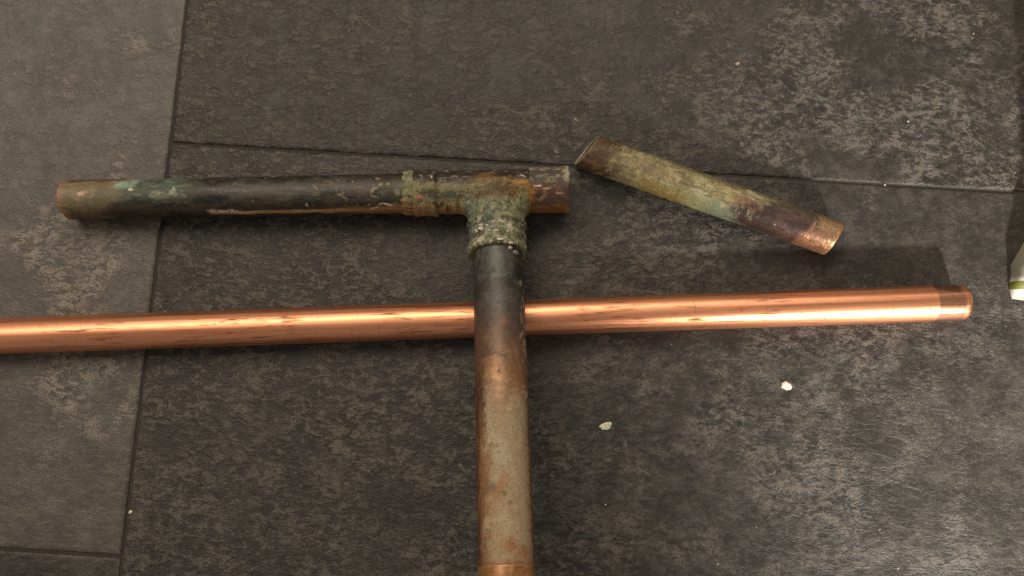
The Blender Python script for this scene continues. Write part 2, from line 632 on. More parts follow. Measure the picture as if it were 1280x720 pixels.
def paint_run(s, th, q, p):
    px = 72 + (s + 0.0) * 2.845           # along the pipe, picture units used when noting the stains
    n1, n2 = fbm(p, 9, 4, 1, (2.2, 1, 1)), fbm(p, 3.2, 4, 2, (2.0, 1, 1))
    n3, n4 = fbm(p, 1.3, 3, 3), fbm(p, 22, 3, 4, (2, 1, 1))
    C = Coat(len(s), (0.013, 0.011, 0.008), 0.44)
    C.lay(sm(.0, .5, n1), (0.034, 0.031, 0.022), 0.56)
    C.lay(sm(0.1, .4, n2) * 0.75, (0.052, 0.047, 0.034), .6)
    C.lay(sm(.1, .5, -n2 + .3 * n3) * .6, (0.014, 0.012, 0.009))
    C.lay(sm(.15, .6, n3) * .45, (0.070, 0.064, 0.048))
    C.lay(sm(.15, .6, n4 + .5 * n2) * 0.5, (0.035, 0.026, 0.016))
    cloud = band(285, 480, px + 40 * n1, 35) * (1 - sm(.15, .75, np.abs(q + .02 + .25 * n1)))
    C.lay(cloud * (0.55 + .6 * n2), (0.120, 0.109, 0.085), 0.6)  # grey sheen along the crest, painted into the colour
    w = np.where(np.cos(th) > -.2, th * 8.75, 99.0)
    nst = fbm(p, 2.0, 4, 14, (5, 1, 1))
    C.lay(sm(.12, .4, nst) * .6, (0.060, 0.046, 0.028), .62)
    C.lay(sm(.2, .45, -nst) * .7, (0.010, 0.009, 0.007), .36)
    C.lay(scratches(s, w, 60, (25, 155, -11, 12), 2.0, .20, 41, .4) * .55, (0.22, 0.19, 0.14), .5)
    C.lay(scratches(s, w, 6, (50, 155, -9, 9), 2.8, .30, 47, .5) * .8, (0.34, 0.29, 0.21), .5)
    C.lay(chips(s, w, 40, (60, 155, -11, 12), 1.1, 42, n3) * .8, (0.20, 0.165, 0.10), .6)
    C.lay(chips(s, w, 26, (110, 158, -6, 9), 1.5, 43, n3) * .9, (0.34, 0.28, 0.18), .6, h=.08)
    # green bloom
    gb = band(150, 242, px + 22 * n2 + 16 * n1, 18) * (1 - sm(.0, .7, q + .5 * n1))
    C.lay(gb * (.6 + .5 * n2 + .3 * n3), (0.100, 0.130, 0.092), 0.7)
    C.lay(gb * sm(.1, .35, nst + .3 * n2) * .6, (0.20, 0.225, 0.16), 0.7)
    C.lay(band(192, 228, px + 8 * n2, 5) * band(-.18, .22, q + .25 * n2, .07) * sm(-.05, .35, n3 + .3 * n2), (0.30, 0.32, 0.25), 0.75, h=.06)
    # bared tan end
    edge_px = 150 + 18 * sm(1, -1, q) - 26 * sm(.2, .9, q)
    tan = 1 - sm(-16, 16, px - edge_px + 22 * n1 + 16 * n2)
    C.lay(tan, (0.190, 0.142, 0.076), 0.55)
    C.lay(tan * sm(-.1, .4, n2), (0.265, 0.215, 0.130), 0.6)
    C.lay(tan * sm(.1, .6, n1 - .2 * n3) * .8, (0.12, 0.105, 0.060))
    C.lay(tan * (1 - sm(-.86, -.62, q + .12 * n2)), (0.085, 0.043, 0.016))
    C.lay(tan * sm(.45, .75, q + .25 * n2) * .8, (0.060, 0.055, 0.034))
    C.lay(1 - sm(76, 84, px + 6 * n2), (0.27, 0.165, 0.090), 0.5, 0.2)
    scuff = band(99, 117, px + 8 * n2, 4) * band(-.14, .30, q + .3 * n2, .08) * sm(.0, .3, fbm(p, 2.2, 4, 13, (2, 1, 1)))
    C.lay(scuff * .8, (0.56, 0.36, 0.25), 0.45, 0.3)
    # turquoise spot
    tq = band(148, 170, px + 5 * n2 + 14 * (q + .55), 4) * band(-.80, -.30, q + .2 * n2, .08)
    C.lay(tq * (.6 + .5 * n3 + .3 * n2), (0.31, 0.45, 0.36), 0.8, h=.10)
    C.lay(band(164, 169, px + 2 * n3, 1.2) * band(-.28, -.16, q + .04 * n3, .04), (.75, .68, .52), .6, h=.1)
    # pale scale line low on the near side
    ln = sm(258, 268, px + 4 * n2) * band(.875, .97, q + .028 * n2, .018)
    C.lay(ln, (0.40, 0.26, 0.11), 0.6, h=.12)
    C.lay(ln * sm(.0, .4, n1 + .5 * n3), (0.60, 0.47, 0.29))
    ln2 = sm(400, 470, px + 20 * n1) * sm(.70, .84, q + .12 * n2)
    C.lay(ln2 * .8, (0.29, 0.165, 0.065), 0.65, h=.08)
    C.lay(band(262, 300, px + 5 * n3, 5) * band(.80, .90, q + .05 * n2, .025) * sm(0, .3, n3 + .2), (.62, .54, .40), .6, h=.15)
    C.lay(band(465, 492, px + 4 * n3, 5) * band(.62, .88, q + .06 * n2, .06) * sm(.12, .35, fbm(p, 1.6, 3, 9, (3, 1, 1))), (.58, .50, .38), .6, h=.2)
    sp = sm(.56, .68, n3) * band(395, 500, px, 20) * sm(.0, .2, n2 + .1)
    C.lay(sp * .8, (0.33, 0.27, 0.17), .7, h=.1)
    sp = sm(.80, .88, fbm(p, 1.1, 2, 12))
    C.lay(sp * .6, (0.25, 0.21, 0.15), .7)
    C.lay(sm(478, 505, px + 12 * n2) * (1 - sm(.2, .9, np.abs(q))) * .5, (0.12, 0.13, 0.075))
    C.h += 0.10 * n1 + 0.05 * n2 + .03 * n3
    C.r += .12 * n2
    return C


def rag_run(s, th, p):
    w = 1 - sm(0, 9, s)
    return w * (0.7 * fbm(p, 5, 2, 21) + 1.8 * sm(.45, .9, np.sin(th)) * sm(-.2, .9, np.cos(th) + .6))


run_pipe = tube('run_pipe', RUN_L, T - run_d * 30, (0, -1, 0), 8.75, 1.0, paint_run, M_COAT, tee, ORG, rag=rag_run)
run_pipe['label'] = 'blackened pipe with bare tan end'


# fitting body: two round sockets blended into one casting
def fit_sdf(v):
    """v in local (a along run, b along branch, c up) mm"""
    a, b, c = v[:, 0], v[:, 1], v[:, 2]
    rr = np.sqrt(b * b + c * c)
    r0 = 9.55 + 0.55 * band(-36.5, -27.5, a, .5) + 1.0 * np.exp(-((a + 26.8) / 0.9) ** 2) \
        - 0.35 * np.exp(-((a + 23.6) / 1.3) ** 2) + 0.25 * np.exp(-((a + 35.2) / 1.0) ** 2) - 0.4 * sm(13, 16, a)
    d1 = np.maximum(rr - r0, np.abs(a + 9.5) - 26.5)
    rb = np.sqrt(a * a + c * c)
    r1 = 11.7 + 0.5 * sm(10, 17, b) + 0.75 * np.exp(-((b - 17.8) / .8) ** 2) - 0.55 * np.exp(-((b - 20.5) / 1.2) ** 2) \
        + 0.6 * np.exp(-((b - 24.0) / 0.9) ** 2) - .3 * np.exp(-((b - 26.2) / .8) ** 2) + .25 * np.exp(-((b - 29.0) / 1.3) ** 2)
    d2 = np.maximum(rb - r1, np.maximum(b - 30.8, -b))
    k = 6.5
    h = np.clip(.5 + .5 * (d2 - d1) / k, 0, 1)
    return d2 * (1 - h) + d1 * h - k * h * (1 - h)


def make_body():
    bm = bmesh.new()
    bmesh.ops.create_cone(bm, cap_ends=True, segments=64, radius1=10.2, radius2=10.2, depth=53,
                          matrix=Matrix.Translation((-9.5, 0, 0)) @ Matrix.Rotation(math.pi / 2, 4, 'Y'))
    bmesh.ops.create_cone(bm, cap_ends=True, segments=64, radius1=12.4, radius2=12.4, depth=30.8,
                          matrix=Matrix.Translation((0, 15.4, 0)) @ Matrix.Rotation(math.pi / 2, 4, 'X'))
    me = bpy.data.meshes.new('tmp')
    bm.to_mesh(me)
    bm.free()
    o = bpy.data.objects.new('tmp', me)
    col.objects.link(o)
    md = o.modifiers.new('r', 'REMESH')
    md.mode = 'VOXEL'
    md.voxel_size = 0.36
    dg = bpy.context.evaluated_depsgraph_get()
    ev = o.evaluated_get(dg)
    m2 = ev.to_mesh()
    n = len(m2.vertices)
    V = np.empty(n * 3, np.float32)
    m2.vertices.foreach_get('co', V)
    V = V.reshape(-1, 3).astype(float)
    F = [tuple(p.vertices) for p in m2.polygons]
    ev.to_mesh_clear()
    bpy.data.objects.remove(o)
    bpy.data.meshes.remove(me)
    e = 0.02
    N = None
    for it in range(7):
        d = fit_sdf(V)
        N = np.stack([(fit_sdf(V + np.eye(3)[k] * e) - fit_sdf(V - np.eye(3)[k] * e)) / (2 * e) for k in range(3)], 1)
        N /= np.maximum(np.linalg.norm(N, axis=1), .3)[:, None]
        V = V - np.clip(d, -1.5, 1.5)[:, None] * N * .85
    return V, F, N


V, F, N = make_body()
a, b, c = V[:, 0], V[:, 1], V[:, 2]
n1, n2, n3 = fbm(V, 6, 4, 31), fbm(V, 2.4, 4, 32), fbm(V, 1.0, 3, 33)
n4 = fbm(V, 5, 3, 34, (2.2, 1, 1))
q = b / 9.8
C = Coat(len(V), (0.028, 0.020, 0.015), 0.42)
C.lay(sm(0, .7, n1), (0.055, 0.034, 0.022))
C.lay(sm(.2, .8, n2) * .6, (0.050, 0.043, 0.036))
nearside = sm(-.02, .16, q + .22 * n4 + .05 * n2 - .10 * sm(-25, -34, a))
C.lay(nearside, (0.175, 0.135, 0.055), 0.7, h=.12)
C.lay(nearside * (1 - sm(-14, -9, a + 2 * n2)), (0.245, 0.225, 0.115))
C.lay(nearside * sm(.0, .35, n1), (0.110, 0.085, 0.034))
rust = nearside * sm(-2, 9, a + 5 * n1) * (1 - sm(.55, .95, q + .2 * n2)) * (.45 + .7 * sm(-.3, .4, n4))
C.lay(rust, (0.33, 0.140, 0.020), 0.75)
C.lay(band(-.02, .12, q + .22 * n4 + .05 * n2, .05) * sm(0, 8, a + 3 * n2) * .8, (0.46, 0.215, 0.035), .7)
brn = nearside * band(-8, 8, a + 4 * n2, 4) * band(.15, .85, q + .2 * n1, .12)
C.lay(brn * (.7 + .4 * n2), (0.085, 0.050, 0.020))
# brown smear climbing over the top
C.lay(band(-9, -1, a + 3 * n2 + 5 * (q + .2), 3) * band(-.55, .1, q + .1 * n1, .12) * .7, (0.24, 0.13, 0.045))
# pale green line and neck
gl = band(.02, .42, q - .012 * np.maximum(a + 16, 0) + .16 * n4, .09) * (1 - sm(-12, -2, a))
C.lay(gl * .85, (0.23, 0.22, 0.115), 0.75, h=.1)
tl = band(.38, .72, q + .12 * n2, .09) * band(-31, -13, a + 3 * n1, 2.5)
C.lay(tl * .9, (0.052, 0.066, 0.048), 0.7)
low = sm(.80, .92, q + .10 * n2) * (1 - sm(-11.5, -9, a))
C.lay(low, (0.34, 0.21, 0.075), 0.7, h=.15)
C.lay(low * sm(.0, .5, n2), (0.42, 0.36, 0.21))
neck = sm(8.6, 11.5, b + 2.4 * n1 + .022 * np.minimum(a * a, 150)) * (1 - sm(12, 15, np.abs(a + .5 * n2)))
C.lay(neck, (0.215, 0.222, 0.130), 0.75, h=.12)
C.lay(neck * sm(-.1, .6, n1 - .06 * a) * .7, (0.125, 0.178, 0.135))
C.lay(neck * sm(.05, .35, n2 + .04 * a) * .85, (0.315, 0.300, 0.155))
C.lay(neck * sm(.15, .32, -n2 - .3 * n1) * .85, (0.040, 0.052, 0.040))
C.lay(neck * sm(.05, .25, fbm(V, 2.2, 4, 41, (2.6, 1, 1))) * band(10, 27, b, 1) * .35, (0.045, 0.056, 0.044))
C.lay(neck * sm(.1, .4, n3 + .2 * n2) * .55, (0.30, 0.31, 0.19), h=.06)
C.lay(neck * sm(.2, .5, -n3) * .45, (0.06, 0.07, 0.045), h=-.06)
C.lay(neck * sm(.25, .6, fbm(V, 3, 3, 40)) * .6, (0.30, 0.33, 0.20))
C.lay(band(18.6, 27, b + .9 * n2, .8) * sm(-.2, .3, n1 + .6 * n2) * .7, (0.040, 0.048, 0.040), .6)
C.lay(band(14, 16.5, b + .7 * n2, .4) * sm(-.1, .3, n2) * .7, (0.05, 0.065, 0.05), .6)
fl1 = band(20.5, 28, b + 1.2 * n2, .7) * band(-10, 2, a + 2 * n2, 1.5) * sm(.05, .2, n2 + .35 * n1)
C.lay(fl1 * .35, (0.50, 0.45, 0.34), .7, h=.15)
C.lay(sm(27.6, 29, b + .9 * n2) * (.5 + .5 * sm(-.2, .2, n1)), (0.180, 0.172, 0.085), .65, h=.15)
C.lay(sm(27.6, 29, b + .6 * n2) * sm(.2, .5, n3 + .5 * n2), (0.52, 0.48, 0.32), .6, h=.1)
# green at the right fork
C.lay(band(9.5, 17, a + 2 * n2, 2) * band(.45, 1.0, q + .1 * n2, .12) * .8, (0.185, 0.185, 0.075))
# bare copper nicks
for (aa, bb, ra, rb) in ((-33, 6.4, 1.9, .9), (-6.2, 15.0, .7, .55)):
    C.lay(sm(1.25, .7, ((a - aa) / ra) ** 2 + ((b - bb) / rb) ** 2 + 1.0 * n3) * (c > 0), (0.85, 0.36, 0.24), .35, .6)
for (aa, bb, ra, rb) in ((-27.6, -2.2, .35, .9), (-32.3, -3.1, .35, .35), (12, -2.2, 1.3, .3), (15.5, 3.2, .5, .8), (18.5, -1.0, .8, .3), (-22, -7.5, 1.3, .3)):
    C.lay(sm(1.3, .6, ((a - aa) / ra) ** 2 + ((b - bb - .4 * (a - aa)) / rb) ** 2 + .8 * n3) * (c > 0), (0.74, 0.60, 0.44), .4, .3)
C.lay(nearside * (1 - neck) * sm(.1, .4, n3 + .3 * n2) * .5, (0.27, 0.19, 0.085))
C.lay(nearside * (1 - neck) * sm(.15, .45, -n3 + .2 * n1) * .6, (0.06, 0.042, 0.018))
C.lay((1 - nearside) * sm(.25, .6, n3 + .4 * n2) * .4, (0.11, 0.085, 0.06))
xa, yb = np.where(c > -2, a, 999.0), b
C.lay(chips(xa, yb, 60, (-36, 16, -9.5, 9.5), 1.2, 61, n3) * .7, (0.24, 0.20, 0.11), .65, h=.08)
C.lay(chips(xa, yb, 60, (-36, 16, -2, 9.5), 1.6, 62, n3) * .75, (0.050, 0.036, 0.018), .6, h=-.06)
C.lay(chips(xa, yb, 34, (-12, 12, 8, 30), 1.4, 63, n3) * .65, (0.040, 0.050, 0.038), .6, h=-.08)
C.lay(chips(xa, yb, 46, (-12, 12, 8, 30), 1.3, 64, n3) * .8, (0.36, 0.35, 0.23), .75, h=.12)
C.lay(chips(xa, yb, 10, (-9, 7, 19, 29), 1.9, 65, n3), (0.60, 0.54, 0.42), .7, h=.2)
C.lay(scratches(xa, yb, 26, (-34, 14, -9, 6), 2.6, .25, 66, .5) * .8, (0.42, 0.34, 0.25), .45)
disp = C.h + .18 * n1 + .12 * n2 + .05 * n3 + neck * (.07 * n2 + .10 * n1)
V2 = V + N * disp[:, None]
Wd = T - ORG + V2[:, :1] * run_d + V2[:, 1:2] * br_d + V2[:, 2:3] * nrm
# handedness
if np.dot(np.cross(run_d, br_d), nrm) < 0:
    F = [f[::-1] for f in F]
body = mesh_obj('tee_fitting', Wd * MM, F, M_COAT, tee)
put_coat(body, C)
body['label'] = 'tee casting crusted green and rust orange'


# end collar on the right
def paint_collar(s, th, q, p):
    n1, n2, n3 = fbm(p, 5, 4, 51), fbm(p, 2.2, 4, 52, (1.6, 1, 1)), fbm(p, .9, 3, 53)
    C = Coat(len(s), (0.082, 0.042, 0.024), .65)
    C.lay(sm(-.05, .5, n2), (0.165, 0.088, 0.046))
    C.lay(sm(.1, .5, -n3 + .3 * n1) * .6, (0.040, 0.022, 0.014))
    C.lay(sm(.15, .5, n1) * .5, (0.19, 0.10, 0.03))
    top = 1 - sm(-.22, .0, q + .18 * n1)
    C.lay(top, (0.070, 0.060, 0.044), .7)
    C.lay(top * sm(-.15, .3, n2 + .15 * n1), (0.27, 0.225, 0.145), .75, h=.12)
    C.lay((1 - sm(1.5, 4.5, s + 1.5 * n2)) * (1 - top), (0.27, 0.115, 0.024), .75)
    C.lay((1 - sm(.4, 1.2, s + .6 * n2)) * (q < -.3), (0.016, 0.013, 0.010))
    C.lay(sm(.72, .9, q + .1 * n2), (0.21, 0.095, 0.03))
    C.lay(sm(15.6, 17, s + .8 * n2) * top, (0.36, 0.31, 0.22), .7)
    C.lay(sm(.5, .62, fbm(p, 1.6, 3, 55, (2, 1, 1))) * .7, (0.42, 0.27, 0.17), .5)
    w = np.where(np.cos(th) > 0, th * 9.75, 99.0)
    C.lay(chips(s, w, 45, (1, 19, -3, 11), 1.3, 71, n3) * .8, (0.030, 0.018, 0.012), .5, h=-.08)
    C.lay(chips(s, w, 30, (1, 19, -11, 1), 1.4, 72, n3) * .8, (0.045, 0.038, 0.028), .6, h=-.06)
    C.lay(chips(s, w, 18, (1, 19, -3, 11), 1.0, 73, n3) * .7, (0.30, 0.17, 0.08), .6)
    for (s0, q0) in ((8, .18), (13.5, .38), (4, .05)):
        C.lay(sm(1.3, .6, ((s - s0) / 1.8) ** 2 + ((q - q0) / .03) ** 2 + n3) * (np.cos(th) > 0), (.55, .36, .25), .4, .4)
    C.h += .20 * n1 + .14 * n2 + .05 * n3 + .25 * sm(1, 2.6, s) + .35 * sm(14.6, 16.2, s)
    return C


collar = tube('end_collar', T + run_d * 14.2, T + run_d * 32.3, (0, -1, 0), 9.75, 1.5, paint_collar, M_COAT, tee, ORG,
              step=.33, nth=200, rag=lambda s, th, p: sm(12, 18, s) * .8 * fbm(p, 3.5, 3, 57))
collar['label'] = 'brown pitted open collar of the tee'


# ring of solder crust where the black pipe enters the tee
def ring(name, centre, axis, side, R0, width, thick, paint, nu=220, nv=40, seed=60, rough=1.0):
    axis = np.array(axis) / np.linalg.norm(axis)
    side = np.array(side, float)
    side -= axis * side.dot(axis)
    side /= np.linalg.norm(side)
    up = np.cross(axis, side)
    if up[2] < 0:
        up = -up
    U, W = np.meshgrid(np.linspace(-math.pi, math.pi, nu, endpoint=False), np.linspace(0, 2 * math.pi, nv, endpoint=False), indexing='ij')
    u, w = U.ravel(), W.ravel()
    dirv = np.cos(u)[:, None] * up + np.sin(u)[:, None] * side
    base = np.array(centre) + R0 * dirv
    wob = 1 + .45 * rough * fbm(base, 6, 3, seed) + .25 * rough * fbm(base, 2, 2, seed + 1)
    shift = .9 * rough * fbm(base, 7, 3, seed + 2)
    pos = base + (np.sin(w) * thick * wob)[:, None] * dirv + (np.cos(w) * width * wob + shift)[:, None] * axis
    n2 = fbm(pos, 1.8, 3, seed + 3)
    pos = pos + (.16 * n2)[:, None] * (np.sin(w)[:, None] * dirv + np.cos(w)[:, None] * axis)
    i, j = np.meshgrid(np.arange(nu), np.arange(nv), indexing='ij')
    i2, j2 = (i + 1) % nu, (j + 1) % nv
    F = np.stack([i * nv + j, i2 * nv + j, i2 * nv + j2, i * nv + j2], -1).reshape(-1, 4)
    P = pos - ORG
    A0, B0, C0 = P[F[0, 0]], P[F[0, 1]], P[F[0, 3]]
    out0 = np.sin(w[0]) * dirv[0] + np.cos(w[0]) * axis
    if np.cross(B0 - A0, C0 - A0).dot(out0) < 0:
        F = F[:, ::-1]
    o = mesh_obj(name, P * MM, F, M_COAT, tee)
    put_coat(o, paint(u, w, np.sin(u), pos))
    return o


def paint_ring(u, w, q, p):
    n1, n2, n3 = fbm(p, 4, 3, 71), fbm(p, 1.7, 3, 72), fbm(p, .8, 2, 73)
    C = Coat(len(u), (0.175, 0.185, 0.095), .75)
    C.lay(sm(-.1, .4, n1), (0.27, 0.29, 0.16))
    C.lay(sm(.1, .5, n2), (0.20, 0.15, 0.055))
    C.lay(sm(.3, .6, n2 - .4 * n1), (0.05, 0.055, 0.035))
    C.lay(sm(.35, .7, q + .3 * n1), (0.27, 0.165, 0.055))
    C.lay(sm(.45, .6, n3) * .7, (0.38, 0.36, 0.24))
    return C


def paint_ring2(u, w, q, p):
    n1, n2, n3 = fbm(p, 4, 3, 81), fbm(p, 1.7, 3, 82), fbm(p, .8, 2, 83)
    C = Coat(len(u), (0.150, 0.148, 0.088), .6)
    C.lay(sm(-.1, .5, n1), (0.225, 0.205, 0.105))
    C.lay(sm(-.05, .15, n2), (0.060, 0.062, 0.038))
    C.lay(sm(.0, .25, n1 - .3 * n2) * .8, (0.085, 0.105, 0.078))
    C.lay(sm(.1, .3, -n1 + .4 * n3) * .7, (0.045, 0.050, 0.038))
    C.lay(sm(.28, .45, n2 - .3 * n1 + .2 * n3), (0.58, 0.54, 0.42), .55)
    C.lay(sm(.3, .6, q + .3 * n1) * sm(-.2, .2, n2), (0.03, 0.034, 0.03), .3)
    return C


lring = ring('solder_ring', T - run_d * 38.0, run_d, (0, -1, 0), 8.9, 3.0, 0.95, paint_ring)
lring['label'] = 'green and ochre solder crust around the blackened pipe'
bring = ring('branch_ring', T + br_d * 29.7, br_d, (1, 0, 0), 12.05, 1.05, 0.6, paint_ring2, seed=90, rough=.85)
bring['label'] = 'yellow green crusted ring at the mouth of the branch'


# ------------------------------------------------------------------ branch pipe
PYS = np.array([302, 329, 357, 385, 414, 443, 473, 504, 536, 568, 601, 634, 669, 704, 741, 778, 816, 855], float)
SS = np.arange(30, 210, 10.0)


def paint_branch(s, th, q, p):
    s = s + 24.0
    py = np.interp(s, SS, PYS)
    n1, n2 = fbm(p, 9, 4, 101), fbm(p, 3.0, 4, 102)
    n3, n4 = fbm(p, 1.1, 3, 103), fbm(p, 5, 3, 104, (1, 2.4, 1))
    C = Coat(len(s), (0.062, 0.064, 0.055), .42)
    C.lay(sm(-.1, .6, n1) * .8, (0.105, 0.103, 0.090), .46)
    C.lay(sm(.45, .9, np.abs(q) + .2 * n2) * .75, (0.030, 0.031, 0.027), .45)  # darker flanks beside a lightened middle: satin sheen painted into the coat
    C.lay(sm(.0, .5, n2) * .55, (0.034, 0.034, 0.030))
    C.lay(sm(.05, .4, fbm(p, 2.2, 4, 110, (1, 2, 1))) * .45, (0.125, 0.122, 0.106))
    C.lay(band(346, 362, py + 9 * n2 + 5 * q, 3) * sm(-.2, .2, n1 + .2) * .8, (0.022, 0.023, 0.020))
    # heat colours, dark to copper
    brown = sm(342, 420, py + 22 * n1 + 10 * n2)
    C.lay(brown, (0.098, 0.062, 0.047), .48, .15)
    tan = sm(392, 490, py + 18 * n2 + 12 * n1 + 22 * (1 - np.abs(q)) - 10)
    C.lay(tan, (0.285, 0.150, 0.072), .42, .3)
    C.lay(tan * sm(.0, .6, n1), (0.37, 0.205, 0.098), .42, .35)
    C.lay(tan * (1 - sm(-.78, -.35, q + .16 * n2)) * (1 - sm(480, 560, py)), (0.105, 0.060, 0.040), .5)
    ln = band(440, 445, py + 5 * n4 - 3 * q, 1.6) * band(-.75, .25, q, .1)
    C.lay(ln * .7, (0.07, 0.045, 0.032))
    C.lay(sm(1.2, .5, ((py - 463) / 3.2) ** 2 + ((q + .06) / .07) ** 2 + n3) * .8, (0.07, 0.028, 0.018))
    # dusty limescale film
    film = sm(470, 530, py + 16 * n2 + 8 * n1 + 8 * np.abs(q)) * band(-.58, .84, q + .20 * n2 + .18 * n4 + .08 * n3, .26)
    film *= 1 - sm(694, 704, py + 3 * n2)
    C.lay(film * (.92 + .25 * n4 + .15 * n2), (0.375, 0.290, 0.185), .8, 0, h=.10)
    C.lay(film * sm(.0, .4, n4), (0.425, 0.345, 0.232), .85, 0)
    C.lay(film * sm(.25, .6, n2 + .4 * n3) * .6, (0.245, 0.185, 0.110), .85, 0)
    C.lay(film * sm(.3, .9, q + .2 * n1) * .5, (0.29, 0.245, 0.180), .85, 0)
    low = film * sm(560, 640, py + 30 * n1)
    C.lay(low * .22, (0.37, 0.25, 0.14))
    for (y0, q0, ry, rq, k) in ((612, -.18, 12, .26, .85), (681, .12, 10, .30, .9), (690, .55, 9, .35, .8), (598, .02, 8, .16, .5), (640, .25, 6, .2, .35)):
        C.lay(sm(1.9, -.1, ((py - y0) / ry) ** 2 + ((q - q0) / rq) ** 2 + 1.3 * n2 + .5 * n3) * k * (np.cos(th) > 0), (0.30, 0.135, 0.052), .6, .15)
    C.lay(sm(1.4, .5, ((py - 607) / 5) ** 2 + ((q + .42) / .12) ** 2 + n2) * .7, (0.15, 0.12, 0.08))
    C.lay(sm(1.4, .5, ((py - 617) / 4) ** 2 + ((q + .0) / .09) ** 2 + n2) * .7, (0.13, 0.10, 0.06))
    wq = np.where(np.cos(th) > 0, th * 10.65, 99.0)
    C.lay(scratches(s, wq, 30, (30, 180, -12, 12), 4, .25, 82, .6) * .5 * sm(420, 470, py), (0.46, 0.33, 0.21), .5)
    C.lay(scratches(s, wq, 22, (30, 75, -10, 10), 4, .35, 83, .8) * .6, (0.16, 0.155, 0.135), .5)
    C.lay(chips(s, wq, 40, (60, 180, -13, 13), 1.2, 84, n3) * .55, (0.16, 0.09, 0.05), .6)
    # sides
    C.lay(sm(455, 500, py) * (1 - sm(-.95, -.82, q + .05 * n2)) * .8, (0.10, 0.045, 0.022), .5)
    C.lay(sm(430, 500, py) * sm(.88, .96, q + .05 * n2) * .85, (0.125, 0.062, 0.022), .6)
    crust = band(332, 520, py + 10 * n2, 12) * sm(.74, .90, q + .10 * n2) * sm(.05, .35, n2 + .5 * n3)
    C.lay(crust * .8, (0.31, 0.27, 0.20), .7, h=.22)
    C.lay(band(325, 345, py, 4) * sm(.45, .8, q + .2 * n2) * .8, (0.012, 0.012, 0.010), .3)
    # bright band scored by a pipe cutter
    bright = sm(702, 706, py + 1.2 * n2)
    C.lay(bright, (0.36, 0.175, 0.060), .42, .35)
    C.lay(bright * sm(-.1, .4, n2), (0.30, 0.125, 0.036), .45, .3)
    C.lay(bright * sm(.1, .5, n4), (0.42, 0.26, 0.13), .5, .2)
    C.lay(band(704.5, 706.2, py + .8 * n2, .7) * .7, (0.50, 0.32, 0.17), .35, .4)
    C.lay(sm(.72, .82, fbm(p, 1.2, 2, 108)) * .5 * sm(400, 480, py), (0.42, 0.34, 0.24))
    C.lay(tan * (1 - film) * sm(.15, .5, n4 + .3 * n3) * .5, (0.40, 0.20, 0.095))
    C.h += .05 * n1 + .07 * n2 + .05 * n3 - .18 * band(704.5, 706.5, py, .8)
    C.r += .10 * n2
    return C


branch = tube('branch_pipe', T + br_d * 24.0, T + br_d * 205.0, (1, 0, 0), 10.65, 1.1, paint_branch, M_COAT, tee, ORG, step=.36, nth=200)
branch['label'] = 'tan and dusty branch pipe, dark near the tee'


def lump(name, centre, ax, size, colour, rough, parent, origin, seed, metal=0.0, flat=1.0):
    """small irregular crumb or blob, mm"""
    bm = bmesh.new()
    bmesh.ops.create_icosphere(bm, subdivisions=3, radius=1.0)
    P = np.array([v.co[:] for v in bm.verts])
    F = [tuple(v.index for v in f.verts) for f in bm.faces]
    bm.free()
    n = fbm(P, 1.1, 3, seed)
    n2 = fbm(P, .45, 2, seed + 1)
    P = P * (1 + .45 * n + .18 * n2)[:, None] * np.array(size)
    ax = np.array(ax, float).reshape(3, 3)
    W = np.array(centre) + P @ ax - np.array(origin)
    o = mesh_obj(name, W * MM, F, M_COAT, parent)
    C = Coat(len(P), colour, rough, metal)
    C.lay(sm(.1, .6, n2), np.array(colour) * .7)
    C.lay(sm(.2, .6, fbm(P, .8, 2, seed + 5)), np.minimum(1, np.array(colour) * 1.25))
    put_coat(o, C)
    return o


AX = np.stack([run_d, br_d, nrm])


def on_branch(py, q_, lift=0.0, r=10.65):
    s = np.interp(py, PYS, SS)
    return T + br_d * s + run_d * (r * q_) + nrm * (r * math.sqrt(max(0, 1 - q_ * q_)) + lift)


lump('solder_blob', on_branch(312, .70, .25), AX, (1.5, 1.3, .8), (0.16, 0.16, 0.13), .22, bring, ORG, 201, .5)
lump('solder_blob', on_branch(308, .52, .2), AX, (.9, .9, .6), (0.55, 0.5, 0.4), .35, bring, ORG, 204, .2)
for k, (py_, q_, sx_, sy_) in enumerate(((286, -.42, 2.6, .9), (288, -.2, 1.8, .8), (281, -.5, 1.2, .6), (283, -.3, .9, .4), (302, .12, 1.7, .5), (305, .45, 1.1, .5), (290, -.02, 1.2, .6), (279, -.1, .8, .4), (290, .4, .7, .5))):
    s_ = np.interp(py_ - 0, [249.7, 275.6, 302.1, 329], [10, 20, 30, 40])
    r_ = 12.35 + (.75 if py_ > 299 else 0)
    ce = T + br_d * s_ + run_d * (r_ * q_) + nrm * (r_ * math.sqrt(1 - q_ * q_))
    lump('lime_flake', ce, AX, (sx_, sy_, .35), (0.62, 0.56, 0.44), .65, body, ORG, 210 + k)

# ------------------------------------------------------------------ loose offcut
OA, OB = np.array([33.4, 61.4, 8.35]), np.array([143.2, 20.9, 8.35])
off = empty('pipe_offcut', ((OA + OB) / 2 * MM * np.array([1, 1, 0])))
tag(off, 'short loose pipe offcut crusted cream and green with a polished copper tip', 'pipe')
o_d = (OB - OA) / np.linalg.norm(OB - OA)
o_side = (o_d[1], -o_d[0], 0)


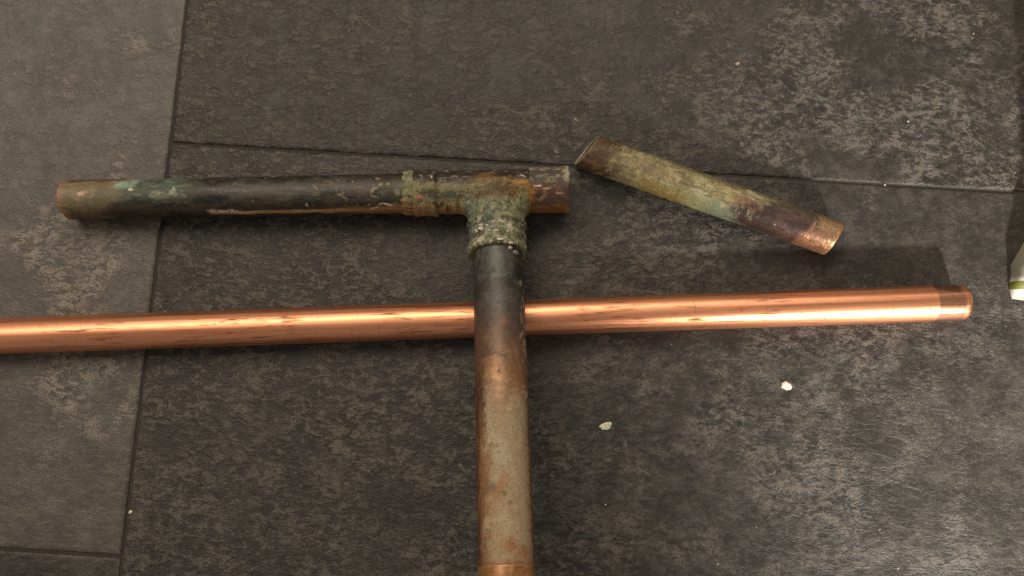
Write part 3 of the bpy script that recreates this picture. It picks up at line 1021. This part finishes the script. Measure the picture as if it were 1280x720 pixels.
def paint_off(s, th, q, p):
    L = np.linalg.norm(OB - OA)
    t = s / L
    n1, n2 = fbm(p, 8, 4, 121), fbm(p, 3.0, 4, 122)
    n3, n4 = fbm(p, 1.1, 3, 123), fbm(np.stack([s, q * 8, 0 * s], 1), 5, 4, 124, (2.5, 1, 1))
    C = Coat(len(s), (0.215, 0.178, 0.080), .75)
    C.lay(sm(-.15, .45, n1), (0.335, 0.285, 0.138))
    C.lay(sm(.0, .42, n2), (0.425, 0.365, 0.195), h=.1)
    C.lay(sm(.15, .45, -n3 + .4 * n2) * .55, (0.12, 0.095, 0.048), h=-.05)
    C.lay(sm(.12, .5, n4 - .3 * n1) * .75, (0.135, 0.105, 0.052))
    C.lay(sm(.2, .55, n2 - .5 * n4) * .7, (0.105, 0.080, 0.038))
    C.lay(sm(.15, .5, fbm(p, 6, 3, 126)) * .55, (0.195, 0.205, 0.125))
    C.lay(sm(.12, .4, fbm(np.stack([s, q * 8, 0 * s], 1), 2.4, 4, 128, (5, 1, 1))) * .75, (0.115, 0.085, 0.040))
    C.lay(sm(.2, .45, fbm(np.stack([s, q * 8, 0 * s], 1), 2.6, 4, 129, (4.5, 1, 1))) * .7, (0.43, 0.39, 0.25), h=.08)
    # greener middle, pale lower flank
    C.lay(band(.28, .62, t + .06 * n1, .06) * sm(.2, .7, q + .25 * n2) * .8, (0.29, 0.285, 0.135))
    C.lay(band(.50, .80, t + .05 * n2, .04) * sm(.30, .72, q + .25 * n2 - .4 * (t - .6)) * .85, (0.155, 0.195, 0.135), .75)
    C.lay(band(.22, .42, t + .04 * n2, .04) * sm(.45, .75, q + .2 * n1) * .8, (0.235, 0.155, 0.035), .7)
    C.lay(band(.16, .36, t + .04 * n1, .05) * band(-.25, .35, q + .3 * n2, .12) * .5, (0.24, 0.165, 0.10))
    # darker along the top edge
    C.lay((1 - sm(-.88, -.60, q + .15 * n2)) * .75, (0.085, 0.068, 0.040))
    # dark brown rusty mouth
    mouth = 1 - sm(.045, .125, t + .05 * n2 + .03 * n1 + .035 * sm(.0, .9, np.abs(q)) * -1)
    C.lay(mouth, (0.075, 0.040, 0.018), .55)
    C.lay(mouth * sm(.05, .5, n2), (0.165, 0.085, 0.028))
    # smooth purple-brown oxide towards the tip
    ox = sm(.60, .70, t + .10 * n1 + .05 * n2 + .12 * np.clip(q, -1, .5) - .02)
    C.lay(ox, (0.072, 0.050, 0.044), .27, .4)
    C.lay(ox * sm(.0, .6, n4), (0.115, 0.070, 0.056), .29, .4)
    C.lay(ox * (1 - sm(-.55, -.2, q + .3 * n2)) * (1 - sm(.86, .92, t)) * .7, (0.175, 0.145, 0.075), .6, 0)
    C.lay(ox * (1 - sm(-.40, -.1, np.abs(q + .62) + .1 * n2 - .55)) * band(.74, .9, t, .03) * .5, (0.03, 0.024, 0.018))
    C.lay(band(.58, .68, t + .05 * n2, .02) * band(-.2, .35, q + .2 * n1, .1) * .7, (0.14, 0.062, 0.040), .5)
    wq = np.where(np.cos(th) > -.1, th * 8.15, 99.0)
    C.lay(chips(s, wq, 60, (8, 85, -12, 12), 1.8, 91, n3) * .38, (0.085, 0.058, 0.028), .65, h=-.08)
    C.lay(chips(s, wq, 40, (8, 66, -12, 12), 1.5, 92, n3) * .42, (0.46, 0.41, 0.24), .75, h=.10)
    C.lay(scratches(s, wq, 18, (60, 112, -9, 9), 6, .22, 94, .25) * .5, (0.24, 0.17, 0.13), .35, .4)
    # bare copper tip
    tip = sm(.885, .915, t + .025 * n2 + .012 * n3 + .03 * sm(-.2, .8, q))
    C.lay(tip * (.75 + .4 * n2), (0.46, 0.255, 0.150), .30, .7)
    C.lay(tip * (1 - sm(-.2, .25, q + .15 * n1)) * .75, (0.30, 0.205, 0.105), .42, .4)
    C.lay(tip * (1 - sm(-.8, -.55, q)) * .8, (0.16, 0.095, 0.045), .5, .2)
    C.lay(band(.86, .90, t + .01 * n2, .02) * sm(.25, .6, q + .2 * n1) * .6, (0.28, 0.12, 0.06), .36, .4)
    C.lay(band(.893, .899, t + .002 * n2, .002) * band(-.25, .35, q, .1), (.45, .27, .2), .3, .6)
    C.lay(sm(.972, .99, t), (0.50, 0.27, 0.15), .35, .7)
    C.lay(sm(.5, .62, n3) * (1 - ox) * .6, (0.42, 0.37, 0.24), h=.08)
    C.lay(1 - sm(.002, .005, t), (0.28, 0.235, 0.16), .4, .2)
    C.h += (1 - ox) * (.14 * n1 + .12 * n2 + .06 * n3) + ox * .03 * n1
    C.r += .1 * n2 * (1 - ox)
    return C


offt = tube('tube', OA, OB, o_side, 8.15, 1.15, paint_off, M_COAT, off, (off.location / MM)[:], step=.33, nth=190, edge=.5,
            rag=lambda s, th, p: (1 - sm(0, 22, s)) * (-2.4 * np.sin(th) + 1.7 * np.cos(th)) - sm(90, 116, s) * 1.3 * np.sin(th),
            rim=(0.34, 0.29, 0.20))

# ------------------------------------------------------------------ crumbs on the floor
I3 = np.eye(3)


def rot_z(a):
    return np.array([[math.cos(a), math.sin(a), 0], [-math.sin(a), math.cos(a), 0], [0, 0, 1]])


def crumb(name, x, y, size, rot, colour, label, cat, seed, group=None):
    e = lump(name, (x, y, size[2] * .75), rot_z(rot), size, colour, .7, None, (x, y, 0), seed)
    e.location = (x * MM, y * MM, 0)
    tag(e, label, cat, group)


crumb('paint_flake', 41.5, -61.6, (2.7, 1.7, .55), .35, (0.62, 0.64, 0.46), 'pale green flake on the floor right of the branch pipe', 'flake', 301)
crumb('paint_flake', 121.8, -43.9, (2.4, 1.7, .7), -.25, (0.85, 0.80, 0.66), 'cream white flake on the floor below the new copper pipe', 'flake', 305)
crumb('paint_flake', 105.4, 106.0, (1.2, .7, .3), .3, (0.36, 0.27, 0.18), 'tiny tan flake on the tile above the loose offcut', 'flake', 309)
crumb('paint_flake', 29.6, 78.5, (1.3, .5, .3), -.8, (0.36, 0.28, 0.19), 'tiny tan sliver just above the open mouth of the offcut', 'flake', 311)
crumb('paint_flake', 20.2, 63.4, (1.0, .45, .3), -.7, (0.36, 0.33, 0.26), 'tiny pale sliver between the tee collar and the offcut', 'flake', 313)
crumb('grit_crumb', 183.5, 77.9, (.5, .42, .35), .2, (0.50, 0.44, 0.34), 'tiny cream crumb high on the right, above the cross joint', 'crumb', 315)
crumb('grit_crumb', 170.9, 47.6, (.45, .4, .35), .2, (0.52, 0.47, 0.38), 'tiny cream crumb beside the cross joint right of the offcut', 'crumb', 317)
crumb('grit_crumb', -166.0, -98.6, (.9, .75, .5), .2, (0.80, 0.74, 0.62), 'tiny white crumb beside the long joint at lower left', 'crumb', 319)


def grit():
    bm = bmesh.new()
    bmesh.ops.create_icosphere(bm, subdivisions=1, radius=1.0)
    P0 = np.array([v.co[:] for v in bm.verts])
    F0 = np.array([[v.index for v in f.verts] for f in bm.faces])
    bm.free()
    r = np.random.default_rng(77)
    Vs, Fs, cs = [], [], []
    n = 260
    for k in range(n):
        x, y = r.uniform(-330, 330), r.uniform(-190, 210)
        sz = r.choice([.16, .22, .30, .42], p=[.45, .33, .17, .05])
        Vs.append(P0 * sz * r.uniform(.6, 1.3, 3) + np.array([x, y, sz * .6]) + r.normal(size=P0.shape) * sz * .12)
        Fs.append(F0 + len(P0) * k)
        c0 = np.array([.62, .55, .44]) * r.uniform(.35, 1.15)
        cs.append(np.tile(c0, (len(P0), 1)))
    o = mesh_obj('floor_grit', np.concatenate(Vs) * MM, np.concatenate(Fs), M_COAT, None, smooth=False)
    C = Coat(len(P0) * n, (0, 0, 0), .7)
    C.c = np.concatenate(cs)
    put_coat(o, C)
    tag(o, 'fine pale grit scattered over the dark tiles', 'grit', kind='stuff')


grit()


# ------------------------------------------------------------------ packet at the right edge
def packet():
    g = G('printed_plastic_film')
    tc = g.n('ShaderNodeTexCoord').outputs['UV']
    sx = g.n('ShaderNodeSeparateXYZ')
    g.l(tc, sx.inputs[0])
    nz = g.noise(g.coords((60, 60, 60)), 1.0, 3)
    vv = g.math('ADD', sx.outputs[1], g.math('MULTIPLY', g.math('SUBTRACT', nz, .5), .006))
    stripe = g.math('MULTIPLY', g.ramp(vv, .024, .026), g.ramp(vv, .044, .047, 1.0, 0.0))
    yel = g.math('MULTIPLY', g.ramp(vv, .10, .15), g.ramp(vv, .40, .55, 1.0, 0.0))
    c = g.mix(g.ramp(vv, .047, .06), (0.50, 0.49, 0.44), (0.25, 0.24, 0.19))
    c = g.mix(g.math('MULTIPLY', yel, .8), c, (0.36, 0.32, 0.17))
    dirt = g.ramp(g.noise(g.coords((300, 300, 300)), 1.0, 4, .65), .48, .68)
    c = g.mix(g.math('MULTIPLY', dirt, .45), c, (0.26, 0.24, 0.19))
    c = g.mix(stripe, c, (0.13, 0.145, 0.03))
    g.l(c, g.b.inputs['Base Color'])
    g.b.inputs['Roughness'].default_value = .38
    # pillow shaped pouch, open outline given by its left edge
    ty = np.linspace(0, 1, 90)
    tu = np.linspace(0, 1, 70)
    ctrl_t = [0, .034, .062, .09, .138, .207, .345, 1.0]
    left = np.interp(ty, ctrl_t, [225.0, 223.8, 225.4, 225.6, 231.0, 238.0, 241.0, 246])
    right = np.interp(ty, [0, .1, .5, 1], [296, 303, 306, 300])
    yy = np.interp(ty, [0, 1], [-5.0, 165.0])
    V, UV = [], []
    for sgn in (1, -1):
        for i, t in enumerate(ty):
            for u in tu:
                x = left[i] + (right[i] - left[i]) * u
                prof = (max(0, math.sin(math.pi * u)) ** .30) * (max(0, math.sin(math.pi * min(1, t * 1.0))) ** .8)
                zt = 52.0 * prof
                y = yy[i] - 3.0 * math.sin(math.pi * u) * (1 - t) * (1 if t < .5 else 0) * (1 - 2 * t)
                z = 0.4 + zt * (.62 if sgn > 0 else .0) + (zt * .38 if sgn > 0 else 0)
                V.append((x, y, z if sgn > 0 else .15))
                UV.append((u, t))
    V = np.array(V)
    top = np.arange(len(V)) < len(V) // 2
    V[top, 2] += (1.1 * fbm(V, 16, 3, 401)[top] + .5 * fbm(V, 6, 2, 402)[top]) * np.clip(V[top, 2] / 6, 0, 1)
    nr, nc = len(ty), len(tu)
    F = []
    for k in (0, 1):
        o_ = k * nr * nc
        for i in range(nr - 1):
            for j in range(nc - 1):
                f = (o_ + i * nc + j, o_ + i * nc + j + 1, o_ + (i + 1) * nc + j + 1, o_ + (i + 1) * nc + j)
                F.append(f if k == 0 else f[::-1])
    h = nr * nc
    per = [(0, j) for j in range(nc)] + [(i, nc - 1) for i in range(1, nr)] + [(nr - 1, j) for j in range(nc - 2, -1, -1)] + [(i, 0) for i in range(nr - 2, 0, -1)]
    ids = [i * nc + j for i, j in per]
    for a_, b_ in zip(ids, ids[1:] + ids[:1]):
        F.append((a_, a_ + h, b_ + h, b_))
    org = np.array([262.0, 50.0, 0])
    o = mesh_obj('plastic_packet', (V - org) * MM, F, g.m)
    o.location = org * MM
    uv = o.data.uv_layers.new(name='UVMap')
    idx = np.empty(len(o.data.loops), np.int32)
    o.data.loops.foreach_get('vertex_index', idx)
    uv.data.foreach_set('uv', np.array(UV, np.float32)[idx].ravel())
    tag(o, 'white plastic packet with a green stripe cut off by the right edge', 'packet')


packet()
